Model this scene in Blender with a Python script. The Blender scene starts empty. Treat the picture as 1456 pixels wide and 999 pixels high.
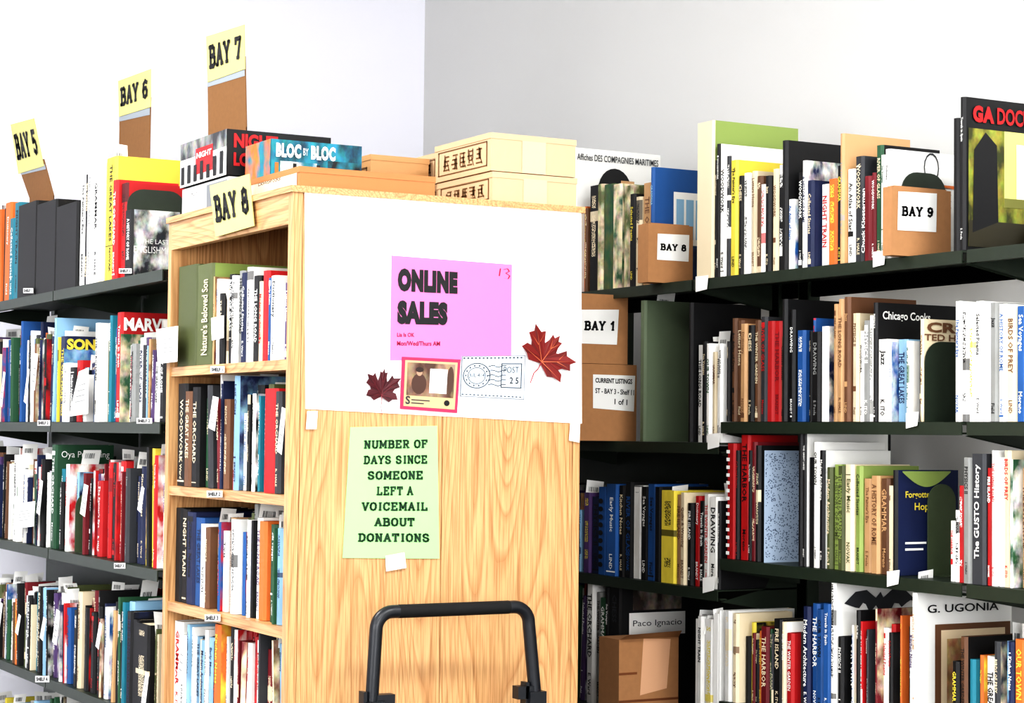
import bpy, math, random
from mathutils import Vector, Matrix
rnd = random.Random(11)
rt_ = random.Random(5)
scene = bpy.context.scene
W, H, F = 1456, 999, 2820.0
EYE = Vector((0, 0, 1.55))
yaw, pitch, roll = math.radians(29.2), math.radians(2.35), math.radians(0.6)
fw = Vector((math.sin(yaw)*math.cos(pitch), math.cos(yaw)*math.cos(pitch), math.sin(pitch)))
rt0 = Vector((math.cos(yaw), -math.sin(yaw), 0))
up0 = rt0.cross(fw)
rt = rt0*math.cos(roll)+up0*math.sin(roll)
up = up0*math.cos(roll)-rt0*math.sin(roll)
# ---- survey of the photograph: sight line met with a real plane of the room
def sight(x, y): return fw*F+rt*(x-W/2)-up*(y-H/2)
def onX(p, x, y):
    d = sight(x, y); t = p/d.x
    return d.y*t, EYE.z+d.z*t
def onY(a, x, y):
    d = sight(x, y); t = a/d.y
    return d.x*t, EYE.z+d.z*t

def lin(c):
    c = c/255.0
    return c/12.92 if c <= .04045 else ((c+.055)/1.055)**2.4
def C(r, g, b): return (lin(r), lin(g), lin(b), 1)
PAL = dict(k=C(19,19,21), K=C(56,58,62), n=C(26,38,76), b=C(38,90,150), t=C(36,126,144), r=C(186,30,34), m=C(118,26,36),
 w=C(242,242,238), c=C(226,212,182), g=C(150,152,150), o=C(92,100,62), G=C(44,88,60), y=C(226,208,80), O=C(214,116,52), z=C(10,10,11),
 a=C(194,156,114), B=C(112,78,54), p=C(220,110,156), s=C(144,184,212), u=C(82,58,106), l=C(148,168,94), e=C(106,120,96), d=C(38,44,38))

# ---------------------------------------------------------------- materials
def newmat(name):
    m = bpy.data.materials.new(name); m.use_nodes = True
    nt = m.node_tree
    return m, nt, nt.nodes['Principled BSDF']
def simple(name, col, rough=.5, metal=0, noise=0, nscale=40, bump=0):
    m, nt, b = newmat(name)
    b.inputs['Roughness'].default_value = rough; b.inputs['Metallic'].default_value = metal
    tc = nt.nodes.new('ShaderNodeTexCoord'); n = nt.nodes.new('ShaderNodeTexNoise'); n.inputs['Scale'].default_value = nscale
    n.inputs['Detail'].default_value = 4
    nt.links.new(tc.outputs['Object'], n.inputs['Vector'])
    mx = nt.nodes.new('ShaderNodeMix'); mx.data_type = 'RGBA'
    mx.inputs[6].default_value = col; mx.inputs[7].default_value = tuple(c*(1-noise) for c in col[:3])+(1,)
    nt.links.new(n.outputs['Fac'], mx.inputs[0]); nt.links.new(mx.outputs[2], b.inputs['Base Color'])
    if bump:
        bp = nt.nodes.new('ShaderNodeBump'); bp.inputs['Strength'].default_value = bump; bp.inputs['Distance'].default_value = .002
        nt.links.new(n.outputs['Fac'], bp.inputs['Height']); nt.links.new(bp.outputs[0], b.inputs['Normal'])
    return m
def mth(nt, op, a, b=None, c=None):
    n = nt.nodes.new('ShaderNodeMath'); n.operation = op
    for i, v in enumerate((a, b, c)):
        if v is None: continue
        if isinstance(v, (int, float)): n.inputs[i].default_value = v
        else: nt.links.new(v, n.inputs[i])
    return n.outputs[0]
def printed():
    m, nt, b = newmat('printed_paper_and_cloth')
    b.inputs['Roughness'].default_value = .58
    A = nt.nodes.new('ShaderNodeAttribute'); A.attribute_name = 'Col'
    I = nt.nodes.new('ShaderNodeAttribute'); I.attribute_name = 'Ink'
    um = nt.nodes.new('ShaderNodeUVMap'); um.uv_map = 'uvm'
    un = nt.nodes.new('ShaderNodeUVMap'); un.uv_map = 'uvn'
    sep = nt.nodes.new('ShaderNodeSeparateXYZ'); nt.links.new(un.outputs[0], sep.inputs[0])
    def noise(sx, sy, det=1):
        mp = nt.nodes.new('ShaderNodeVectorMath'); mp.operation = 'MULTIPLY'; mp.inputs[1].default_value = (sx, sy, 0)
        nt.links.new(um.outputs[0], mp.inputs[0])
        n = nt.nodes.new('ShaderNodeTexNoise'); n.noise_dimensions = '2D'; n.inputs['Scale'].default_value = 1; n.inputs['Detail'].default_value = det
        nt.links.new(mp.outputs[0], n.inputs['Vector']); return n
    tx = mth(nt, 'GREATER_THAN', noise(210, 330, 1).outputs['Fac'], .5)
    band = mth(nt, 'LESS_THAN', mth(nt, 'ABSOLUTE', mth(nt, 'SUBTRACT', sep.outputs[0], .5)), .21)
    vb = mth(nt, 'LESS_THAN', mth(nt, 'ABSOLUTE', mth(nt, 'SUBTRACT', sep.outputs[1], .55)), .38)
    word = mth(nt, 'GREATER_THAN', noise(.1, 16, 0).outputs['Fac'], .47)
    text = mth(nt, 'MULTIPLY', mth(nt, 'MULTIPLY', tx, band), mth(nt, 'MULTIPLY', vb, word))
    solid = mth(nt, 'GREATER_THAN', noise(.05, 15, 0).outputs['Fac'], .73)
    text = mth(nt, 'MAXIMUM', text, mth(nt, 'MULTIPLY', solid, .8))
    isT = mth(nt, 'LESS_THAN', mth(nt, 'ABSOLUTE', mth(nt, 'SUBTRACT', I.outputs['Alpha'], .5)), .1)
    isA = mth(nt, 'GREATER_THAN', I.outputs['Alpha'], .75)
    an = noise(22, 14, 5)
    rmp = nt.nodes.new('ShaderNodeValToRGB'); rmp.color_ramp.elements[0].position = .38; rmp.color_ramp.elements[1].position = .64
    nt.links.new(an.outputs['Fac'], rmp.inputs[0])
    fac = mth(nt, 'ADD', mth(nt, 'MULTIPLY', text, isT), mth(nt, 'MULTIPLY', rmp.outputs[0], isA))
    mx = nt.nodes.new('ShaderNodeMix'); mx.data_type = 'RGBA'
    nt.links.new(fac, mx.inputs[0]); nt.links.new(A.outputs['Color'], mx.inputs[6]); nt.links.new(I.outputs['Color'], mx.inputs[7])
    m2 = nt.nodes.new('ShaderNodeMix'); m2.data_type = 'RGBA'; m2.blend_type = 'OVERLAY'
    nt.links.new(mth(nt, 'MULTIPLY', isA, .35), m2.inputs[0]); nt.links.new(mx.outputs[2], m2.inputs[6])
    nt.links.new(noise(60, 45, 3).outputs['Color'], m2.inputs[7])
    # light scuffing / handling wear on printed spines and covers
    m3 = nt.nodes.new('ShaderNodeMix'); m3.data_type = 'RGBA'; m3.blend_type = 'MULTIPLY'
    wr = nt.nodes.new('ShaderNodeValToRGB'); wr.color_ramp.elements[0].position=.3; wr.color_ramp.elements[0].color=(.72,.7,.66,1); wr.color_ramp.elements[1].position=.6
    nt.links.new(noise(30, 9, 4).outputs['Fac'], wr.inputs[0])
    nt.links.new(mth(nt,'MULTIPLY',mth(nt,'GREATER_THAN',I.outputs['Alpha'],.2),.55), m3.inputs[0])
    nt.links.new(m2.outputs[2], m3.inputs[6]); nt.links.new(wr.outputs[0], m3.inputs[7]); nt.links.new(m3.outputs[2], b.inputs['Base Color'])
    return m
PR = printed()
def oak(name, axis, k=1.0):
    m, nt, b = newmat(name); b.inputs['Roughness'].default_value = .42
    tc = nt.nodes.new('ShaderNodeTexCoord')
    def mp(s):
        v = nt.nodes.new('ShaderNodeVectorMath'); v.operation = 'MULTIPLY'; v.inputs[1].default_value = s
        nt.links.new(tc.outputs['Object'], v.inputs[0]); return v.outputs[0]
    lo, hi = (1, 1, .1), (260, 260, 7)
    if axis == 'Y': lo, hi = (1, .1, 1), (260, 7, 260)
    # growth rings: contour lines of a stretched noise field -> cathedral grain
    n0 = nt.nodes.new('ShaderNodeTexNoise'); n0.inputs['Scale'].default_value = 5.5; n0.inputs['Detail'].default_value = 1.2
    nt.links.new(mp(lo), n0.inputs['Vector'])
    ringv = mth(nt, 'FRACT', mth(nt, 'MULTIPLY', n0.outputs['Fac'], 42))
    n = nt.nodes.new('ShaderNodeTexNoise'); n.inputs['Scale'].default_value = 1; n.inputs['Detail'].default_value = 3
    nt.links.new(mp(hi), n.inputs['Vector'])
    r1 = nt.nodes.new('ShaderNodeValToRGB'); e = r1.color_ramp.elements
    D = lambda r,g,bb: C(r*k,g*k,bb*k)
    e[0].position = .0; e[0].color = D(184,138,92); e[1].position = 1; e[1].color = D(192,146,100)
    x = e.new(.2); x.color = D(210,169,122); x = e.new(.75); x.color = D(205,163,115)
    nt.links.new(ringv, r1.inputs[0])
    r2 = nt.nodes.new('ShaderNodeValToRGB'); r2.color_ramp.elements[0].position = .38; r2.color_ramp.elements[0].color = (.6,.51,.42,1)
    r2.color_ramp.elements[1].position = .55; r2.color_ramp.elements[1].color = (1,1,1,1)
    nt.links.new(n.outputs['Fac'], r2.inputs[0])
    mx = nt.nodes.new('ShaderNodeMix'); mx.data_type = 'RGBA'; mx.blend_type = 'MULTIPLY'; mx.inputs[0].default_value = .65
    nt.links.new(r1.outputs[0], mx.inputs[6]); nt.links.new(r2.outputs[0], mx.inputs[7]); nt.links.new(mx.outputs[2], b.inputs['Base Color'])
    return m
OAKV, OAKH = oak('oak_upright', 'Z'), oak('oak_shelf', 'Y')
STEEL = simple('dark_green_steel', C(44,55,43), .45, .0, .3)
BENDM = simple('bookend_green_steel', C(78,90,66), .4, .0, .2)
BLK = simple('black_plastic', C(30,33,38), .35, 0, .2)
RUB = simple('rubber', C(18,18,18), .8, 0, .2)
CARD = simple('brown_cardboard', C(182,136,94), .85, 0, .18, 60, .2)
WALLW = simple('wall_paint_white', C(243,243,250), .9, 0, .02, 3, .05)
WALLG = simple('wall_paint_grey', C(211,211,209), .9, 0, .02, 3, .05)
FLOORM = simple('carpet_grey', C(110,108,104), .95, 0, .3, 90, .3)
CEILM = simple('ceiling_white', C(240,240,238), .9, 0, .03, 20, .1)

# ---------------------------------------------------------------- mesh builder
class MB:
    def __init__(s): s.v=[]; s.f=[]; s.c=[]; s.i=[]; s.um=[]; s.un=[]; s.m=[]
    def face(s, pts, col, ink=None, kind=0, um=None, un=None, mat=0):
        n0 = len(s.v); s.v += [tuple(p) for p in pts]; s.f.append(tuple(range(n0, n0+len(pts))))
        s.c.append(col); s.i.append(tuple((ink or col)[:3])+(kind,))
        s.um.append(um or [(0,0)]*len(pts)); s.un.append(un or [(0,0)]*len(pts)); s.m.append(mat)
    def quad(s, pts, col, ink=None, kind=0, w=.1, h=.1, mat=0):   # pts: bl br tr tl
        o = (rnd.random()*50, rnd.random()*50)
        s.face(pts, col, ink, kind, [(o[0],o[1]),(o[0]+w,o[1]),(o[0]+w,o[1]+h),(o[0],o[1]+h)], [(0,0),(1,0),(1,1),(0,1)], mat)
    def box(s, x0,x1,y0,y1,z0,z1, col, mat=0, ink=None, kind=0, tilt=0):
        P = lambda x,y,z: (x, y+(z-z0)*tilt, z)
        q = [(P(x0,y1,z0),P(x0,y0,z0),P(x0,y0,z1),P(x0,y1,z1), y1-y0, z1-z0),
             (P(x0,y0,z0),P(x1,y0,z0),P(x1,y0,z1),P(x0,y0,z1), x1-x0, z1-z0),
             (P(x1,y0,z0),P(x1,y1,z0),P(x1,y1,z1),P(x1,y0,z1), y1-y0, z1-z0),
             (P(x1,y1,z0),P(x0,y1,z0),P(x0,y1,z1),P(x1,y1,z1), x1-x0, z1-z0),
             (P(x0,y0,z1),P(x1,y0,z1),P(x1,y1,z1),P(x0,y1,z1), x1-x0, y1-y0),
             (P(x0,y1,z0),P(x1,y1,z0),P(x1,y0,z0),P(x0,y0,z0), x1-x0, y1-y0)]
        for a,b,c,d,w,h in q: s.quad([a,b,c,d], col, ink, kind, w, h, mat)
    def build(s, name, mats=None, parent=None):
        me = bpy.data.meshes.new(name); me.from_pydata(s.v, [], s.f)
        for nm, arr in (('Col', s.c), ('Ink', s.i)):
            at = me.color_attributes.new(nm, 'FLOAT_COLOR', 'CORNER'); flat = []
            for f, c in zip(s.f, arr): flat += list(c)*len(f)
            at.data.foreach_set('color', flat)
        for nm, arr in (('uvm', s.um), ('uvn', s.un)):
            uv = me.uv_layers.new(name=nm); flat = []
            for u in arr:
                for a in u: flat += [a[0], a[1]]
            uv.data.foreach_set('uv', flat)
        for m in (mats or [PR]): me.materials.append(m)
        me.polygons.foreach_set('material_index', s.m)
        me.update()
        ob = bpy.data.objects.new(name, me); scene.collection.objects.link(ob)
        if parent: ob.parent = parent
        return ob
def empty(name):
    e = bpy.data.objects.new(name, None); scene.collection.objects.link(e); e.empty_display_size = .1; return e

# ---------------------------------------------------------------- lettering
_tc = {}
def btxt(s, bold=0, res=3):
    if (s,bold,res) in _tc: return _tc[(s,bold,res)]
    cu = bpy.data.curves.new('t','FONT'); cu.body = s; cu.size = 1; cu.offset = bold; cu.resolution_u = res
    if bold > .05: cu.space_character = 1.14
    ob = bpy.data.objects.new('t', cu); scene.collection.objects.link(ob); bpy.context.view_layer.update()
    me = bpy.data.meshes.new_from_object(ob.evaluated_get(bpy.context.evaluated_depsgraph_get()))
    r = ([(v.co.x, v.co.y) for v in me.vertices], [tuple(p.vertices) for p in me.polygons])
    bpy.data.objects.remove(ob); bpy.data.curves.remove(cu); bpy.data.meshes.remove(me)
    _tc[(s,bold,res)] = r; return r
O_ = [(.32,1),(.12,.92),(.02,.68),(.02,.32),(.12,.08),(.32,0),(.52,.08),(.62,.32),(.62,.68),(.52,.92),(.32,1)]
GL = {
'A':([[(.04,0),(.33,1),(.62,0)],[(.14,.33),(.52,.33)]],[(.04,0),(.62,0)]),
'B':([[(.1,0),(.1,1),(.42,1),(.56,.88),(.56,.64),(.42,.53),(.1,.53)],[(.42,.53),(.62,.4),(.62,.12),(.44,0),(.1,0)]],[(.06,0),(.06,1)]),
'C':([[(.6,.72),(.52,.93),(.32,1),(.12,.92),(.02,.68),(.02,.32),(.12,.08),(.32,0),(.52,.07),(.62,.24)],[(.6,.72),(.6,.98)]],[]),
'D':([[(.1,0),(.1,1),(.36,1),(.56,.85),(.63,.5),(.56,.15),(.36,0),(.1,0)]],[(.06,0),(.06,1)]),
'E':([[(.58,.8),(.58,1),(.1,1),(.1,0),(.6,0),(.6,.2)],[(.1,.52),(.42,.52)]],[(.06,0),(.06,1)]),
'F':([[(.58,.78),(.58,1),(.1,1),(.1,0)],[(.1,.52),(.42,.52)]],[(.1,0),(.06,1)]),
'I':([[(.2,0),(.2,1)]],[(.2,0),(.2,1)]),
'L':([[(.1,1),(.1,0),(.58,0),(.58,.25)]],[(.1,1),(.06,0)]),
'M':([[(.08,0),(.08,1),(.4,.25),(.72,1),(.72,0)]],[(.08,0),(.72,0),(.04,1),(.76,1)]),
'N':([[(.08,0),(.08,1),(.56,0),(.56,1)]],[(.08,0),(.04,1),(.56,1)]),
'O':([O_],[]),
'R':([[(.1,0),(.1,1),(.42,1),(.57,.88),(.57,.6),(.42,.48),(.1,.48)],[(.34,.48),(.58,0)]],[(.1,0),(.06,1),(.6,0)]),
'S':([[(.56,.78),(.48,.95),(.3,1),(.1,.93),(.04,.75),(.12,.58),(.5,.42),(.6,.25),(.52,.06),(.32,0),(.12,.05),(.04,.24)]],[]),
'T':([[(.32,0),(.32,1)],[(.02,.78),(.02,1),(.62,1),(.62,.78)]],[(.32,0)]),
'U':([[(.08,1),(.08,.25),(.18,.04),(.34,0),(.5,.04),(.6,.25),(.6,1)]],[(.08,1),(.6,1)]),
'V':([[(.04,1),(.33,0),(.62,1)]],[(.04,1),(.62,1)]),
'Y':([[(.04,1),(.33,.48),(.62,1)],[(.33,.5),(.33,0)]],[(.04,1),(.62,1),(.33,0)]),
'1':([[(.1,.75),(.32,1),(.32,0)]],[(.32,0)]),
'5':([[(.56,1),(.14,1),(.1,.55),(.35,.6),(.55,.48),(.6,.28),(.5,.06),(.3,0),(.08,.1)]],[]),
'6':([[(.55,.9),(.34,1),(.12,.82),(.04,.4),(.12,.08),(.33,0),(.55,.1),(.58,.35),(.45,.55),(.25,.55),(.06,.38)]],[]),
'7':([[(.05,.8),(.05,1),(.6,1),(.3,0)]],[(.3,0)]),
'8':([[(.32,1),(.12,.9),(.12,.63),(.32,.53),(.52,.63),(.52,.9),(.32,1)],[(.32,.53),(.06,.4),(.06,.12),(.32,0),(.58,.12),(.58,.4),(.32,.53)]],[]),
'9':([[(.1,.1),(.3,0),(.52,.18),(.6,.6),(.52,.92),(.32,1),(.1,.9),(.06,.65),(.2,.45),(.4,.45),(.58,.62)]],[]),
}
def slab(s, t=.17):
    V=[]; Fc=[]; cx = 0
    def seg(a,b,w):
        d = Vector((b[0]-a[0], b[1]-a[1])); L = d.length or 1; d /= L; n = Vector((-d.y,d.x))*w/2; e = d*w*.42
        A = Vector(a)-e; B_ = Vector(b)+e; k = len(V)
        for q in (A-n,B_-n,B_+n,A+n): V.append((q.x+cx,q.y))
        Fc.append((k,k+1,k+2,k+3))
    for ch in s:
        if ch == ' ': cx += .5; continue
        st, se = GL[ch]
        for pl in st:
            for a,b in zip(pl,pl[1:]): seg(a,b,t)
        for x,y in se: seg((x-.1,y),(x+.1,y),t*.75)
        cx += {'M':1.1,'I':.64,'1':.84}.get(ch,.94)
    return V,Fc
def draw(mb, P, data, u0,v0,u1,v1, col, off=.001, mat=0):
    V,Fc = data
    xs=[a for a,_ in V]; ys=[b for _,b in V]; ax,bx,ay,by=min(xs),max(xs),min(ys),max(ys)
    for f in Fc:
        mb.face([P(u0+(V[i][0]-ax)/(bx-ax or 1)*(u1-u0), v0+(V[i][1]-ay)/(by-ay or 1)*(v1-v0), off) for i in f], col, mat=mat)
def mapper(bl,br,tr,tl):
    bl,br,tr,tl = map(Vector,(bl,br,tr,tl)); n = (br-bl).cross(tl-bl).normalized()
    return lambda u,v,off=0: (bl*(1-u)+br*u)*(1-v)+(tl*(1-u)+tr*u)*v+n*off
def MX(p, tl,tr,br,bl):
    f = lambda q: (p,)+onX(p,*q)
    return mapper(f(bl),f(br),f(tr),f(tl))
def MY(a, tl,tr,br,bl):
    def f(q):
        x,z = onY(a,*q); return (x,a,z)
    return mapper(f(bl),f(br),f(tr),f(tl))
def patch(mb, P, u0,v0,u1,v1, col, off=.0, ink=None, kind=0, mat=0, th=0):
    w = (P(u1,v0)-P(u0,v0)).length; h = (P(u0,v1)-P(u0,v0)).length
    q = [(u0,v0),(u1,v0),(u1,v1),(u0,v1)]
    mb.quad([P(a,b,off) for a,b in q], col, ink, kind, w, h, mat)
    if th:
        mb.quad([P(a,b,off-th) for a,b in reversed(q)], col, None, 0, w, h, mat)
        for i in range(4):
            a,b = q[i],q[(i+1)%4]
            mb.quad([P(*a,off-th),P(*b,off-th),P(*b,off),P(*a,off)], col, None, 0, .01,.01, mat)

# ---------------------------------------------------------------- room
def room_box(name, a, mat):
    mb = MB(); mb.box(*a, (1,1,1,1)); return mb.build(name, [mat])
XL, XR, YB, YF, ZC = -3.2, 3.45, -2.6, 6.9, 3.6
room_box('floor', (XL-.1,XR+.1,YB-.1,YF+.1,-.1,0), FLOORM)
room_box('ceiling', (XL-.1,XR+.1,YB-.1,YF+.1,ZC,ZC+.1), CEILM)
room_box('wall_far', (XL-.1,XR+.1,YF,YF+.1,0,ZC), WALLW)
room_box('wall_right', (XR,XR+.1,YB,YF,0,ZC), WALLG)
room_box('wall_left', (XL-.1,XL,YB,YF,0,ZC), WALLW)
room_box('wall_near', (XL-.1,XR+.1,YB-.1,YB,0,ZC), WALLW)
for nm,a in (('baseboard_far',(XL,XR-.015,YF-.015,YF,0,.1)),('baseboard_right',(XR-.015,XR,YB,YF,0,.1))):
    room_box(nm, a, RUB)

# ---------------------------------------------------------------- oak bookcase
OX0, OX1, OY0, OY1, OZ = 1.62, 2.33, 3.85, 4.62, 2.065
one = (1,1,1,1)
mb = MB()
seam = onY(OY0, 628, 700)[0]; strip = OX0+.024
for a,b in ((OX0,strip-.0008),(strip+.0008,seam-.0009),(seam+.0009,OX1-.02),(OX1-.0185,OX1)):
    mb.box(a,b,OY0,OY0+.022,0,OZ-.014,one)
mb.box(OX0+.004,OX1-.004,OY0+.003,OY0+.02,0.01,OZ-.02,one)
mb.box(OX0-.006,OX1+.006,OY0-.006,OY1+.006,OZ-.014,OZ,one,1)          # top board
for x0,x1 in ((OX0,OX0+.05),(OX1-.05,OX1)): mb.box(x0,x1,OY1-.022,OY1,0,OZ-.014,one)
mb.box(OX0+.05,OX1-.05,OY1-.022,OY1,0,OZ-.014,one)
mb.box(1.965,1.985,OY0+.022,OY1-.022,.1,OZ-.014,one)       # centre partition
OSH = [1.70,1.414,1.136,.858,.56,.26]
for sx0,sx1,fx0,fx1 in ((OX0,1.965,OX0,OX0+.02),(1.985,OX1,OX1-.02,OX1)):
    mb.box(fx0,fx1,OY0+.022,OY1-.022,1.985,OZ-.014,one,1)          # fascia
    mb.box(fx0,fx1,OY0+.022,OY1-.022,0,.1,one,1)
    for z in OSH: mb.box(sx0+.004 if sx0==OX0 else sx0,sx1 if sx0==OX0 else sx1-.004,OY0+.022,OY1-.022,z-.022,z,one,1)
mb.build('oak_bookcase', [OAKV,OAKH])

# ---------------------------------------------------------------- steel shelving
def steel_range(name, p, sections, depth, back=False, panels=()):
    root = empty(name); mb = MB()
    for (ya,yb,zs) in sections:
        for z in zs:
            for sgn in ((1,-1) if back else (1,)):
                X = (lambda t: p+t) if sgn==1 else (lambda t: 2*(p+depth+.03)-(p+t))
                xs = sorted((X(0),X(depth)))
                mb.box(xs[0],xs[1],ya+.003,yb-.003,z-.004,z,one)
                l = sorted((X(0),X(.003))); mb.box(l[0],l[1],ya+.003,yb-.003,z-.028,z-.004,one)
                l = sorted((X(.01),X(.03))); mb.box(l[0],l[1],ya+.003,yb-.003,z-.026,z-.022,one)
                for ye in (ya+.003,yb-.005):                              # end brackets
                    pts = [(X(.012),z-.03),(X(depth),z-.07),(X(depth),z+.10),(X(depth-.06),z+.07),(X(depth-.1),z)]
                    for e in (0,.002): mb.face([(a,ye+e,b) for a,b in pts], one)
    ys = sorted({round(s[0],3) for s in sections}|{round(s[1],3) for s in sections})
    for y in ys:
        x0 = p+depth+.012
        mb.box(x0,x0+.036,y-.02,y+.02,0,1.99,one)
        mb.box(p+.02,(2*(p+depth+.03)-p-.02) if back else x0+.036,y-.02,y+.02,0,.05,one)
    for (ya,yb,zs) in sections:
        for z in (.07,1.93): mb.box(p+depth+.02,p+depth+.04,ya,yb,z-.02,z+.02,one)
    for a,b,c,d in panels: mb.box(p+depth+.005,p+depth+.009,a,b,c,d,one)
    mb.build('shelving_frame',[STEEL],root); return root
LX, RX = 1.62, 2.9
LSH = [1.943,1.567,1.206,.84,.48]
steel_range('steel_bookshelf', LX, [(4.66,5.6,LSH),(5.6,6.54,LSH)], .26, True, [(4.68,6.5,.5,1.93)])
RLS = [1.947,1.53,1.16,.80,.44]; RRS = [1.95,1.583,1.24,.885,.5]
steel_range('steel_bookshelf', RX, [(4.24,5.0,[1.95]),(4.115,5.0,RLS[1:]),(5.0,5.9,RLS),(3.22,4.11,RRS[1:]),(3.22,4.235,[1.95]),(2.32,3.21,RRS)], .25, False, [(4.13,5.85,.46,1.52)])

# ---------------------------------------------------------------- books
MIX = ['wk','kw','nw','rw','wr','cB','tw','kr','Bc','gk','wb','kc','bw','oc','Gw','yk','aB','mc','wk','kn','sn','Oy','kw','Kg','nc','wu','uw','kc','ck','br','kg','wn','wk','kw']
PALE = ['wk','cB','wb','ca','wr','gk','wk','aB','sn','wG','kc','rw','wk']
DARK = ['kc','nw','kg','Kc','mc','ky','Bc','kr','nk','Gc','wk','cB']
REDS = ['rw','rk','mw','rc','rm','mc','kr','wr']
SETS = dict(m=MIX,p=PALE,d=DARK,r=REDS)
TITLES = ["THE WINTER GARDEN","A HISTORY OF ROME","Selected Poems","RIVER OF GLASS","Collected Stories","THE LONG ROAD","Modern Architecture","BIRDS OF PREY","Kitchen Notes","NIGHT TRAIN","Letters Home","THE GREAT LAKES","CHESS","Early Music","DRAWING","An Atlas of Stars","FIRE ISLAND","The Painter's Eye","GRAMMAR","Sea Voyages","OUR TOWN","Dictionary","WOODWORK","Lost Cities","THE ORCHARD","Jazz","PHYSICS II","Travels in Spain","THE HARBOR","Quilts & Weaving"]
NAMES = ["R. HALE","Moreno","K. ITO","E. Ward","LIND","J. Okafor","BRANDT","S. Poole","NOVAK","Field"]
def spine_title(mb, T, p, ya, yb, z0, z1, ink):
    """title reading downwards: letters advance along -Z, tops of letters point to -Y (viewer's right)"""
    t = yb-ya; h = z1-z0; s = rt_.choice(TITLES); yc=(ya+yb)/2
    def put(data, hh, L, top):
        V,Fc = data; xs=[a for a,_ in V]; ys=[b for _,b in V]; ax,ay,bx,by=min(xs),min(ys),max(xs),max(ys)
        for f in Fc: mb.face([T(p-.0007, yc+hh/2-(V[i][1]-ay)/(by-ay)*hh, top-(V[i][0]-ax)/(bx-ax)*L) for i in f], ink)
    def asp(data):
        xs=[a for a,_ in data[0]]; ys=[b for _,b in data[0]]; return (max(xs)-min(xs))/(max(ys)-min(ys))
    d1 = btxt(s,.02,1); hh = min(t*rt_.uniform(.42,.62), .022); L = min(hh*asp(d1)*.9, h*.62); top = z1-h*rt_.uniform(.06,.16)
    put(d1, hh, L, top)
    if h-L > .09:
        d2 = btxt(rt_.choice(NAMES),.02,1); h2=hh*.7; L2=min(h2*asp(d2)*.9,h*.2); put(d2, h2, L2, z0+h*.07+L2)
    if rt_.random()<.35:
        v=z0+h*rt_.choice((.04,.28,.9)); w=rt_.choice((.002,.004,.012)); i_=.006 if t>.015 else .004
        mb.face([T(p-.0004,yb-i_,v),T(p-.0004,ya+i_,v),T(p-.0004,ya+i_,v+w),T(p-.0004,yb-i_,v+w)],ink)
def book(mb, p, ya, yb, z0, z1, d, code, kind=None, ckind=None, tilt=0):
    col = PAL[code[0]]; ink = PAL[code[1]] if len(code)>1 else col
    cov = PAL[code[2]] if len(code)>2 else col
    if kind is None: kind = .5 if len(code)>1 and code[0]!=code[1] else 0
    if ckind is None: ckind = 0
    j = rnd.uniform(.8,1.08); col = tuple(min(1,c*j) for c in col[:3])+(1,); cov = tuple(min(1,c*j) for c in cov[:3])+(1,)
    t = yb-ya; r = min(.006,.32*t); h = z1-z0
    T = lambda x,y,z: (x, y+(z-z0)*tilt, z)
    if kind==.5 and t>.011 and rt_.random()<.8:
        kind = .3; spine_title(mb,T,p,ya,yb,z0,z1,ink)
    o = (rnd.random()*40, rnd.random()*40)
    pts = [(p+d,ya),(p+r,ya),(p,ya+r),(p,yb-r),(p+r,yb),(p+d,yb)]
    cream = PAL['c']
    def side(a,b,c,k,ua,ub,na,nb,ik=ink):
        mb.face([T(a[0],a[1],z0),T(b[0],b[1],z0),T(b[0],b[1],z1),T(a[0],a[1],z1)], c, ik, k,
                [(o[0]+ua,o[1]),(o[0]+ub,o[1]),(o[0]+ub,o[1]+h),(o[0]+ua,o[1]+h)], [(na,0),(nb,0),(nb,1),(na,1)])
    side(pts[0],pts[1],cov,ckind,0,d,0,1)
    side(pts[1],pts[2],col,kind,0,r,0,r/t)
    side(pts[2],pts[3],col,kind,r,t-r,r/t,1-r/t)
    side(pts[3],pts[4],col,kind,t-r,t,1-r/t,1)
    side(pts[4],pts[5],col,0,0,d,0,1)
    b = min(.002,t*.15); zp = z1-.003
    side((p+d-.003,yb-b),(p+d-.003,ya+b),cream,0,0,t,0,1)
    side(pts[5],(p+d,yb-b),col,0,0,.01,0,1); side((p+d,ya+b),pts[0],cov,0,0,.01,0,1)
    top = lambda q,z: [T(x,y,z) for x,y in q]
    mb.face(top([(p+d-.003,ya+b),(p+.003,ya+b),(p+.003,yb-b),(p+d-.003,yb-b)],zp), cream)
    mb.face(top([(p+d,ya),(p+r,ya),(p+r,ya+b),(p+d,ya+b)],z1), cov)
    mb.face(top([(p+d,yb-b),(p+r,yb-b),(p+r,yb),(p+d,yb)],z1), col)
    mb.face(top([(p+r,ya),(p,ya+r),(p,yb-r),(p+r,yb)],z1), col)
    mb.face(top(list(reversed(pts)),z0), col)
def slip(mb, p, y, z1):
    w = rnd.uniform(.03,.065); x0 = p+rnd.uniform(.0,.06); s = rnd.uniform(-.014,.014); hh = rnd.uniform(.006,.045)
    P = mapper((x0,y,z1-.04),(x0+w,y,z1-.04),(x0+w+s,y-.004,z1+hh+rnd.uniform(-.006,.006)),(x0+s,y-.004,z1+hh))
    patch(mb,P,0,0,1,1,PAL['w'])
    k = rnd.uniform(.3,.6)
    for j in range(9):
        a = .15+j*.06; patch(mb,P,a,k+.12,a+rnd.choice((.02,.035)),k+.3,PAL['K'],.0006)
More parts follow.
